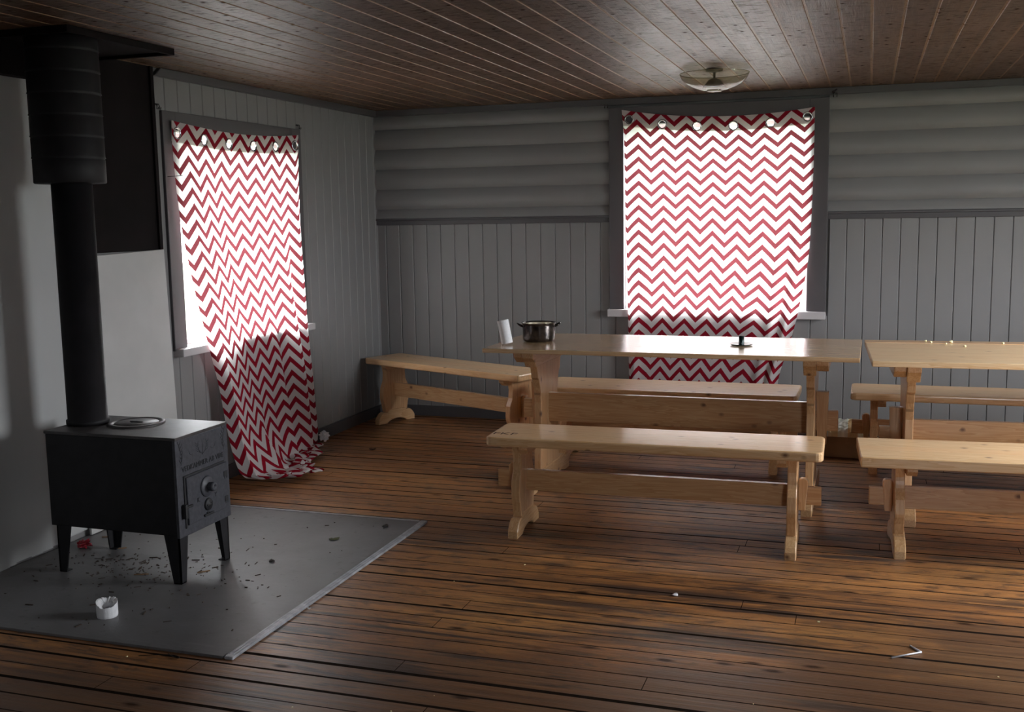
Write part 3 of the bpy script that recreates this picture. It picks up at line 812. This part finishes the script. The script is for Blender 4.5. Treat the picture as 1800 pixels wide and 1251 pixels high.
# curtain of the back window
LT2 = [(0, 1.836, -.064, 2.122), (.078, 1.852, -.068, 1.949), (.32, 1.863, -.070, 1.425), (.60, 1.883, -.098, .80), (.81, 1.888, -.09, .335), (.935, 1.89, -.085, .045), (1, 1.89, -.20, .012)]
RT2 = [(0, 3.066, -.064, 2.084), (.19, 3.064, -.068, 1.691), (.41, 3.048, -.070, 1.192), (.54, 3.008, -.085, .902), (.685, 2.945, -.10, .612), (.80, 2.872, -.09, .356), (.935, 2.86, -.085, .045), (1, 2.86, -.20, .012)]
def PC2(s, t):
    a, c = interp(LT2, t), interp(RT2, t)
    k = .10*sstep(.25, .75, t)
    lat = s
    if s > .70: lat = s+k*.25*math.sin(PI*(s-.70)/.30)
    if s < .12: lat = s-.012*sstep(.1, .6, t)*math.sin(PI*s/.12)
    p = a.lerp(c, lat); d = 0.
    for c0, w, h in ((.84, .035, .030), (.93, .03, .035), (.05, .03, .016), (.76, .05, .010)):
        q = (s-c0)/w; d += h*(sstep(.12, .6, t))*math.exp(-q*q)
    d += .005*pnoise(Vector((s*4, t*3, 8.3)))+.0015*pnoise(Vector((s*14, t*6, 4.1)))
    p.y -= d
    p.z -= .050*4*s*(1-s)*max(0., 1-t*3.)
    p.z += .010*math.sin(PI*s)*0
    if t > .935: p.y += .02*math.sin(s*40)+.02*pnoise(Vector((s*9, t*9, 0)))
    p.z = max(p.z, .006)
    return p
LEN2 = 2.23
curtain('curtain', PC2, 1.225, LEN2, [(.035, .026), (.215, .030), (.400, .031), (.590, .031), (.780, .030), (.965, .026)], .105, M['cloth'], 250, 420,
        dict(label='red and white chevron curtain over the back window behind the table', category='curtain', group='chevron curtains'))

# ------------------------------------------------------------------ trestle benches and tables
def arc(p0, p1, bul, n=6):
    """points from p0 to p1 with a parabolic bulge in the normal direction"""
    out = []; d = Vector((p1[0]-p0[0], p1[1]-p0[1])); nr = Vector((d.y, -d.x)).normalized() if d.length else Vector((0, 0))
    for i in range(n):
        t = i/n; q = Vector(p0)+d*t+nr*bul*4*t*(1-t); out.append((q.x, q.y))
    return out
def foot_profile(Lf, h, z0=0.):
    L2 = Lf/2
    pts = [(-L2, z0), (-L2+.075, z0)]
    for i in range(1, 8):
        t = i/8.; yy = (-L2+.075)*(1-t)+(L2-.075)*t; pts.append((yy, z0+.028*math.sin(PI*t)**.6))
    pts += [(L2-.075, z0), (L2, z0), (L2, z0+.032)]
    pts += [(L2-.010, z0+.050), (L2-.030, z0+.072), (L2-.052, z0+.082), (L2-.075, z0+.080), (L2-.10, z0+h)]
    pts += [(-L2+.10, z0+h), (-L2+.075, z0+.080), (-L2+.052, z0+.082), (-L2+.030, z0+.072), (-L2+.010, z0+.050), (-L2, z0+.032)]
    return pts
def vase(zb, zt, wt, ww, wm, wb):
    """half-width profile of the bench upright mirrored about 0"""
    ks = [(0, wb), (.10, wb*1.06), (.30, wm), (.48, wm*.96), (.66, ww*1.05), (.80, ww), (.90, ww*1.08), (1., wt)]
    R = []
    for i in range(21):
        t = i/20.
        for (a, va), (c, vc) in zip(ks, ks[1:]):
            if a <= t <= c:
                f = (t-a)/(c-a); f = f*f*(3-2*f); R.append((va+(vc-va)*f, zb+(zt-zb)*t)); break
    return [(q[0], q[1]) for q in R]+[(-q[0], q[1]) for q in R[::-1]]
def bench(loc, rz, Lb, Wb, H, label, rounded=True, T=.042, inset=.125, sty=0., seatmat='px'):
    e = empty('bench', loc, rz, label=label, category='bench', group='pine trestle benches')
    hx, hy = Lb/2, Wb/2
    c = .030 if rounded else .006
    pts = [(-hx, -hy+c), (-hx+c, -hy), (hx-c, -hy), (hx, -hy+c), (hx, hy-c), (hx-c, hy), (-hx+c, hy), (-hx, hy-c)]
    if rounded:
        pts = []
        for (sx, sy, a0) in ((1, 1, 0), (-1, 1, 90), (-1, -1, 180), (1, -1, 270)):
            for k in range(5):
                a = math.radians(a0+k*22.5); pts.append((sx*(hx-c)+c*math.cos(a), sy*(hy-c)+c*math.sin(a)))
    b = MB(); b.prism(pts, 2, H-T, H, .011 if rounded else .004, None, 3 if rounded else 1)
    seat = b.build('seat', M[seatmat], e)
    for sx in (-1, 1):
        xi = sx*(hx-inset)                       # centre plane of the trestle
        b = MB(); b.prism(vase(.085, H-T, .105, .088, .122, .10), 0, xi-.020, xi+.020, .003)
        upr = b.build('upright', M['pz'], e)
        b = MB(); b.prism(foot_profile(min(Wb, .36), .098), 0, xi-.024, xi+.024, .004); b.build('foot', M['py'], upr)
        xc0, xc1 = (xi+.020, xi+.062) if sx < 0 else (xi-.062, xi-.020)
        w = Wb/2-.035; zt = H-T
        b = MB(); b.prism([(-w, zt), (w, zt), (w, zt-.018), (w-.03, zt-.042), (-w+.03, zt-.042), (-w, zt-.018)], 0, xc0, xc1, .002); b.build('cleat', M['py'], upr)
    # stretcher through both uprights with tenons and wedges
    zc = H*.51; hs = .048
    xt = hx-inset
    b = MB(); b.box((-xt, -.014, zc-hs), (xt, .014, zc+hs), .002)
    for sx in (-1, 1):
        a0, a1 = (xt, xt+.118) if sx > 0 else (-xt-.118, -xt)
        b.box((a0, -.012, zc-hs+.010), (a1, .012, zc+hs-.006), .005)
    strt = b.build('stretcher', M['pxs'], e)
    for sx in (-1, 1):
        xk = sx*(xt+.020+.022)
        b = MB(); pts = [(xk-.021, zc+.060)]
        for k in range(7):
            a = PI-PI*k/6; pts.append((xk+.021*math.cos(a), zc+.060+.018*math.sin(a)))
        pts += [(xk+.021, zc+.06), (xk+sx*-.004+.014, zc-.062), (xk+sx*-.004-.014, zc-.062)]
        b.prism(pts[1:8]+pts[9:], 1, -.0205, -.0125+.0, 0); 
        b2 = MB(); b2.prism(pts[1:8]+pts[9:], 1, .0125, .0205, 0)
        me = None
        b.bm.free(); b2.bm.free()
        b = MB(); b.prism(pts[1:8]+pts[9:], 1, -.018, .018, .002); b.build('wedge', M['pz'], strt)
    return e
def table(loc, rz, Lt, Wt, H, label, T, inset, topmat, rimmed=False, stz=.415):
    e = empty('table', loc, rz, label=label, category='table', group='pine trestle tables')
    hx, hy = Lt/2, Wt/2
    b = MB(); b.box((-hx, -hy, H-T), (hx, hy, H), .004); b.build('tabletop', M[topmat], e)
    if rimmed:
        b = MB(); b.box((-hx, hy-.10, H), (hx, hy, H+.0012), .0); b.build('edge_board', M['pxs'], e)
    for sx in (-1, 1):
        xi = sx*(hx-inset); zt = H-T
        prof = [(.17, .09), (.165, .20), (.155, .34), (.150, .46), (.165, .54), (.185, .585), (.205, .60), (.21, .63), (.235, zt-.06), (.25, zt)]
        pr = prof+[(-a, z) for a, z in prof[::-1]]
        b = MB(); b.prism(pr, 0, xi-.019, xi+.019, .003); upr = b.build('upright', M['pz'], e)
        b = MB(); b.prism(foot_profile(.70, .100), 0, xi-.026, xi+.026, .004); b.build('foot', M['py'], upr)
        w = hy-.055
        cp = [(-w, zt), (w, zt), (w, zt-.030), (w-.035, zt-.052), (w-.055, zt-.082), (-w+.055, zt-.082), (-w+.035, zt-.052), (-w, zt-.030)]
        b = MB(); b.prism(cp, 0, xi-.030, xi+.030, .003); b.build('cap', M['py'], upr)
        xo0, xo1 = (xi+.030, xi+.085) if sx > 0 else (xi-.085, xi-.030)
        cq = [(-w+.03, zt), (w-.03, zt), (w-.03, zt-.030), (w-.075, zt-.062), (-w+.075, zt-.062), (-w+.03, zt-.030)]
        b = MB(); b.prism(cq, 0, xo0, xo1, .003); b.build('cleat', M['py'], upr)
    xt = hx-inset; hs = .078; zc = stz
    b = MB(); b.box((-xt, -.016, zc-hs), (xt, .016, zc+hs), .003)
    for sx in (-1, 1):
        a0, a1 = (xt, xt+.125) if sx > 0 else (-xt-.125, -xt)
        b.box((a0, -.015, zc-.062), (a1, .015, zc+.040), .005)
    strt = b.build('stretcher', M['pxs'], e)
    for sx in (-1, 1):
        xk = sx*(xt+.019+.030)
        b = MB(); b.prism([(xk-.030, zc+.135), (xk+.030, zc+.135), (xk+.022, zc-.13), (xk-.022, zc-.13)], 1, -.020, .020, .002)
        b.build('wedge', M['pz'], strt)
    return e

fb = bench(((1.795+3.252)/2, -2.525, 0), math.radians(1.2), 1.457, .345, .462, 'front pine bench with dark letters on the left end of its seat')
text_mesh('FKF', .058, Matrix.Translation((-.660, -.085, .4622)) @ Matrix.Diagonal((1.25, 1, 1, 1)), 'burnt_lettering', M['ink'], fb, .0004)
bench((3.388+.735*math.cos(math.radians(3.3)), -2.38+.735*math.sin(math.radians(3.3))+.0, 0), math.radians(3.3), 1.47, .40, .432, 'front pine bench at the right with a sharp-cornered seat, before the right table', rounded=False, T=.045, inset=.165)
bench(((1.60+3.062)/2, -1.03, 0), math.radians(-.3), 1.462, .415, .448, 'pine bench between the left table and the curtained back window')
bench((3.333+.73, -.888, 0), math.radians(.0), 1.46, .355, .450, 'pine bench behind the right table, against the back wall side')
d = Vector((math.cos(math.radians(-23.9)), math.sin(math.radians(-23.9)))); nn = Vector((-d.y, d.x))
q = Vector((.046, -.385))+d*.728+nn*.170
bench((q.x, q.y, 0), math.radians(-23.9), 1.456, .335, .466, 'pine bench standing askew in the back left corner of the room')

table(((1.545+3.385)/2, -1.655, 0), math.radians(-.3), 1.84, .755, .77, 'left pine trestle table with a cooking pot and paper roll on it', .022, .225, 'tabletop')
table((3.402+.915+.014, -1.71+.035, 0), math.radians(2.6), 1.83, .82, .77, 'right pine trestle table with crumbs on its bare pale top', .026, .185, 'tabletop2', rimmed=True, stz=.36)

# ------------------------------------------------------------------ things on the tables
TZ = .771
e = empty('cooking_pot', (1.735, -1.66, TZ), .35, label='dark stained steel cooking pot on the left end of the table', category='pot')
pr = [(0, 0), (.074, 0), (.083, .006), (.0865, .02), (.0875, .085), (.0885, .094), (.094, .0985), (.0935, .1005), (.087, .0985), (.0855, .094)]
MB().lathe(pr, 56).build('pot_body', M['pot'], e)
MB().lathe([(.0855, .094), (.0845, .02), (.078, .006), (0, .005)], 56).build('pot_inside', M['potin'], e, label='bright inside of the pot')
for sg in (-1, 1):
    MB().tube([(sg*.085, -.032, .080), (sg*.100, -.030, .086), (sg*.112, -.022, .094), (sg*.116, 0, .097), (sg*.112, .022, .094), (sg*.100, .030, .086), (sg*.085, .032, .080)], .004, 8).build('handle', M['pot'], e)

# leaning paper roll
tilt = Matrix.Rotation(math.radians(-11), 4, 'Y')
b = MB(); n = 40
b.lathe([(.021, .002), (.0295, .0), (.0300, .004), (.0300, .122), (.0290, .124), (.021, .123), (.0205, .002)], 40, tilt)
o = b.build('paper_roll', M['tissue'], label='thin white kitchen paper roll tilting beside the cooking pot', category='paper roll')
o.location = (1.618, -1.845, TZ+.006)

e = empty('candle_holder', (2.807, -1.652, TZ), label='small dark green candle holder with a round drip dish on the table', category='candle holder')
MB().lathe([(0, 0), (.048, .001), (.057, .005), (.058, .008), (.052, .006), (.02, .004), (0, .004)], 48).build('dish', M['green'], e)
MB().lathe([(.0135, .003), (.0135, .046), (.011, .047), (.0105, .03), (0, .03)], 32).build('candle_cup', M['green'], e)

def rock(b, c, r, seed, squash=1., sub=2):
    bb = bmesh.new(); bmesh.ops.create_icosphere(bb, subdivisions=sub, radius=1.)
    for v in bb.verts:
        k = 1+.45*pnoise(v.co*1.7+Vector((seed, seed*2.1, 0)))
        v.co = Vector((v.co.x*r*k, v.co.y*r*k, v.co.z*r*k*squash))
    zmin = min(v.co.z for v in bb.verts)
    for v in bb.verts: v.co += Vector((c[0], c[1], c[2]-zmin))
    b._merge(bb)
desc = ['pale yellow crumb furthest left on the right table', 'pale crumb just right of the leftmost crumb on the right table', 'larger pale crumb near the back edge of the right table', 'pale crumb touching the cluster at the back of the right table', 'bright yellow crumb nearest the front on the right table', 'pale crumb furthest right at the back edge of the right table']
for i, (xx, yy, r) in enumerate(((3.695, -1.339, .006), (3.718, -1.375, .006), (3.812, -1.371, .008), (3.785, -1.43, .005), (3.865, -1.52, .006), (4.05, -1.375, .006))):
    b = MB(); rock(b, (0, 0, 0), r, i*3.3, .8)
    b.build('crumb', M['crumb'], label=desc[i], category='crumb', group='crumbs on the right table').location = (xx, yy, TZ-.0005)

# ------------------------------------------------------------------ ceiling lamp
e = empty('ceiling_lamp', (2.600, -1.22, RH), label='round smoky glass ceiling lamp in front of the back window', category='lamp')
MB().lathe([(0, 0), (.045, 0), (.045, -.012), (.02, -.018), (.007, -.020), (.007, -.055), (0, -.055)], 32).build('mount', M['socket'], e)
b = MB(); b.lathe([(.183, -.024), (.181, -.032), (.172, -.050), (.150, -.072), (.115, -.092), (.075, -.106), (.045, -.112), (0, -.114)], 64)
b.build('glass_shade', M['lampglass'], e)
MB().lathe([(.1845, -.022), (.1845, -.026), (.1815, -.026), (.1815, -.022), (.1845, -.022)], 64).build('rim', mat_glass('lamp_rim_glass', (.9, .93, .85), .25, .1, .45), e)
MB().lathe([(.012, -.050), (.030, -.056), (.062, -.096), (.060, -.098), (0, -.098)], 40).build('socket_cone', M['socket'], e)
b = MB(); b.lathe([(.040, -.112), (.040, -.117), (.030, -.118), (.012, -.116), (0, -.116)], 36); b.build('bottom_cap', mat_glass('lamp_cap_glass', (.8, .82, .74), .3, .15, .4), e)

# ------------------------------------------------------------------ small things
def hookset(loc, axis, lab):
    b = MB()
    for dx in (-.010, .010):
        def P_(a, d, z): return (loc[0]+a, loc[1]-d, loc[2]+z) if axis == 0 else (loc[0]+d, loc[1]+a, loc[2]+z)
        b.tube([P_(dx, 0, .012), P_(dx, .012, .010), P_(dx, .016, -.004), P_(dx, .014, -.014), P_(dx, .022, -.016), P_(dx, .024, -.006)], .0022, 6)
    b.box(tuple(P_(-.014, .0, .004)) if axis == 0 else tuple(P_(-.014, 0, .004)), tuple(P_(.014, .004, .010)) if axis == 1 else tuple(P_(.014, -.0, .010)))
    b.build('curtain_hook', M['nail'], label=lab, category='hook', group='curtain rod hooks')
hookset((.014, -2.515, 2.012), 1, 'tiny metal hook at the upper left corner of the left window casing')
hookset((.014, -1.125, 2.012), 1, 'tiny metal hook at the upper right corner of the left window casing')
hookset((1.727, -.030, 2.155), 0, 'tiny metal hook at the upper left corner of the back window casing')
hookset((3.185, -.030, 2.155), 0, 'tiny metal hook at the upper right corner of the back window casing')
b = MB(); b.tube([(3.175, -.040, 2.165), (3.175, -.075, 2.168)], .009, 12); b.tube([(3.175, -.075, 2.168), (3.195, -.078, 2.185)], .005, 8)
b.build('cable_clip', M['nail'], label='small black clip on the crown moulding above the right corner of the back window', category='clip')
MB().tube([(.031, -2.475, 1.665), (.085, -2.425, 1.672)], .0018, 6).build('nail', M['nail'], label='thin nail pinning the left edge of the left curtain', category='nail')

# tissue roll remnant on the hearth, torn at the top
b = MB(); bm = bmesh.new(); n = 48; R0, R1 = .018, .0375; Ht = .062
random.seed(11)
top = [Ht*(1-.30*max(0, math.sin(2*PI*i/n*1.0+2.5))-.08*random.random()) for i in range(n)]
def ring(r, z): return [bm.verts.new((r*(1+.03*pnoise(Vector((i*.5, r*50, 0))))*math.cos(2*PI*i/n), r*math.sin(2*PI*i/n), z[i] if isinstance(z, list) else z)) for i in range(n)]
rs = [ring(R0, 0.), ring(R1*.96, 0.), ring(R1, .006), ring(R1*1.01, .03), ring(R1, top), ring(R1*.85, [t-.002 for t in top]), ring(R0*1.2, [t-.012 for t in top]), ring(R0, [t-.014 for t in top]), ring(R0, .0)]
for A, B in zip(rs, rs[1:]):
    for i in range(n): bm.faces.new((A[i], A[(i+1) % n], B[(i+1) % n], B[i]))
bmesh.ops.recalc_face_normals(bm, faces=bm.faces); b._merge(bm)
b.build('toilet_roll', M['tissue'], label='torn white toilet roll standing on the grey hearth in front of the stove', category='toilet roll').location = (.79, -4.02, .0072)

def crumple(name, mat, loc, r, seed, squash, lab, cat, sub=4, amp=.8):
    bb = bmesh.new(); bmesh.ops.create_icosphere(bb, subdivisions=sub, radius=1.)
    for v in bb.verts:
        k = 1+amp*abs(pnoise(v.co*2.2+Vector((seed, 0, 0))))*1.2-amp*.35+.35*amp*pnoise(v.co*5.5+Vector((0, seed, 0)))
        v.co = Vector((v.co.x*r*k, v.co.y*r*k*.8, v.co.z*r*k*squash))
    zm = min(v.co.z for v in bb.verts)
    for v in bb.verts: v.co.z -= zm
    b = MB(); b._merge(bb)
    o = b.build(name, mat, label=lab, category=cat); o.location = loc; return o
crumple('crumpled_tissue', M['tissue'], (.068, -1.03, 0), .032, 2.2, .9, 'crumpled greyish tissue on the floor by the left baseboard', 'tissue')
crumple('candy_wrapper', M['red'], (.125, -3.36, .0072), .030, 5.2, .45, 'crumpled red and white wrapper on the hearth behind the stove leg', 'wrapper', amp=1.1)
def scrap(name, mat, loc, L_, W_, rz, seed, lab, cat):
    bb = bmesh.new(); n = 8; G = []
    for i in range(n+1):
        row = []
        for j in range(5):
            u = i/n-.5; v = j/4-.5; w = W_*math.sqrt(max(.02, 1-(2*u)**2))
            row.append(bb.verts.new((u*L_, v*w, .003+.006*abs(pnoise(Vector((u*5+seed, v*4, seed))))+.004*(2*u)**2)))
        G.append(row)
    for i in range(n):
        for j in range(4): bb.faces.new((G[i][j], G[i+1][j], G[i+1][j+1], G[i][j+1]))
    ext = bmesh.ops.extrude_face_region(bb, geom=list(bb.faces))
    for g_ in ext['geom']:
        if isinstance(g_, bmesh.types.BMVert): g_.co.z -= .0015
    bmesh.ops.recalc_face_normals(bb, faces=bb.faces)
    b = MB(); b._merge(bb, None, True); o = b.build(name, mat, label=lab, category=cat); o.location = loc; o.rotation_euler.z = rz; return o
scrap('paper_scrap', M['tissue'], (.212, -1.36, -.001), .045, .03, .2, 1., 'small white paper scrap on the floor right of the left curtain', 'paper scrap')
scrap('dry_leaf', M['leafd'], (.484, -1.174, .0), .045, .04, .5, 3., 'dark curled dry leaf on the wooden floor before the angled bench', 'leaf')
scrap('dry_leaf', M['leafd'], (1.293, -2.71, .0075), .035, .028, 1.5, 4., 'dark dry leaf near the far right corner of the hearth', 'leaf')
scrap('dry_leaf', M['leafg'], (1.158, -2.956, .0075), .05, .03, .9, 5., 'greenish dry leaf in the middle right of the hearth', 'leaf')
scrap('dry_leaf', M['leafd'], (1.049, -3.308, .0075), .03, .025, 2.3, 6., 'small dark dry leaf on the hearth in front of the stove door', 'leaf')
scrap('paper_scrap', M['tissue'], (2.743, -3.222, -.001), .028, .022, 1.2, 8., 'tiny white paper scrap on the open floor in front of the bench', 'paper scrap')
scrap('paper_scrap', M['tissue'], (1.468, -3.74, .001), .014, .012, .2, 9., 'tiny white paper scrap beside the hearth edging', 'paper scrap')
b = MB(); b.tube([(3.513, -3.603, .003), (3.606, -3.53, .003)], .0030, 8); b.tube([(3.606, -3.53, .003), (3.590, -3.51, .0035), (3.573, -3.485, .003)], .0030, 8)
b.build('drinking_straw', M['straw'], label='bent white plastic straw lying on the floor at lower right', category='straw')
pts = [(1.13+.13*math.sin(t*.5)+.004*t, -4.285+.010*t+.02*math.sin(t*1.1), .004) for t in [k*.35 for k in range(16)]]
MB().tube(pts, .0014, 5).build('wire', M['nail'], label='thin curled wire on the floor at the near edge of the hearth', category='wire')

# bits of bark, chips and dust under the stove
b = MB(); random.seed(21)
for k in range(330):
    a = random.random()
    if a < .55: xx, yy = random.gauss(.50, .22), random.gauss(-3.50, .11)
    elif a < .8: xx, yy = random.gauss(.75, .16), random.gauss(-3.60, .16)
    else: xx, yy = random.uniform(.06, 1.35), random.uniform(-4.15, -2.65)
    if xx < .06 or xx > 1.38 or yy > -2.62 or yy < -4.17: continue
    if min(abs(xx-.83), abs(xx-.28)) < .075 and min(abs(yy+3.64), abs(yy+3.33)) < .07: continue
    L_ = random.choice((.002, .003, .004, .006, .014))*random.uniform(.6, 1.2); w = random.uniform(.0008, .0024); h = random.uniform(.0006, .0018)
    mt = Matrix.Translation((xx, yy, .0071+h)) @ Matrix.Rotation(random.uniform(0, PI), 4, 'Z')
    b.box((-L_, -w, -h), (L_, w, h), 0, 1, mt)
b.build('bark_debris', M['chipd'], kind='stuff', label='scattered bark and ash crumbs on the hearth under the stove', category='debris')
chs = [((.615, -3.60), .4, .030, 'long pale wood splinter under the middle of the stove'), ((.845, -3.50), .8, .026, 'pale wood splinter beside the front right stove leg'), ((.30, -3.33), .6, .024, 'pale wood chip at the rear right stove leg'), ((.13, -3.20), .4, .032, 'pale wood chip by the wall behind the stove')]
for (xx, yy), rz, L_, lab in chs:
    b = MB(); b.prism([(-L_, 0), (-L_*.3, .004), (L_*.8, .003), (L_, 0), (L_*.2, -.004)], 2, 0, .004)
    o = b.build('wood_chip', M['chip'], label=lab, category='wood chip'); o.location = (xx, yy, .0072); o.rotation_euler.z = rz
# dust and grit on the boards
b = MB(); random.seed(8)
for k in range(60):
    xx, yy = random.uniform(.3, 4.3), random.uniform(-5.0, -.3)
    if xx < 1.47 and yy < -2.55 and yy > -4.25: continue
    if yy > -3.0: continue
    r = random.uniform(.001, .0032)
    mt = Matrix.Translation((xx, yy, r*.4)) @ Matrix.Rotation(random.uniform(0, PI), 4, 'Z')
    b.box((-r*1.4, -r, -r*.4), (r*1.4, r, r*.4), 0, 1, mt)
b.build('floor_grit', M['crumb'], kind='stuff', label='tiny pale grit scattered over the wooden floor', category='grit')

# low cardboard box with a crumpled plastic bag between the benches at the back
e = empty('cardboard_box', (3.262, -.56, 0), 0., label='low brown cardboard box on the floor under the back wall between the benches', category='box')
b = MB(); w, dd, h, t = .165, .14, .125, .004
b.box((-w, -dd, 0), (w, dd, t)); b.box((-w, -dd, 0), (w, -dd+t, h)); b.box((-w, dd-t, 0), (w, dd, h)); b.box((-w, -dd, 0), (-w+t, dd, h)); b.box((w-t, -dd, 0), (w, dd, h))
b.build('box_body', M['card'], e)
bb = bmesh.new(); n1, n2 = 44, 30; G = []
for i in range(n1+1):
    row = []
    for j in range(n2+1):
        u = i/n1*2-1; v = j/n2*2-1
        zz = .118+.085*max(0, (1-u*u*.8))**.5*(1-v*v)**.5+.030*pnoise(Vector((u*2.4, v*2.6, 1)))+.018*pnoise(Vector((u*6, v*7, 4)))
        row.append(bb.verts.new((u*.158, v*.132, zz)))
    G.append(row)
for i in range(n1):
    for j in range(n2): bb.faces.new((G[i][j], G[i+1][j], G[i+1][j+1], G[i][j+1]))
ext = bmesh.ops.extrude_face_region(bb, geom=list(bb.faces))
for g_ in ext['geom']:
    if isinstance(g_, bmesh.types.BMVert): g_.co.z = .02
bmesh.ops.recalc_face_normals(bb, faces=bb.faces)
b = MB(); b._merge(bb, None, False)
o = b.build('plastic_bag', M['bag'], label='crumpled shiny striped plastic bag stuffed in the low cardboard box', category='bag'); o.location = (3.262, -.56, 0)
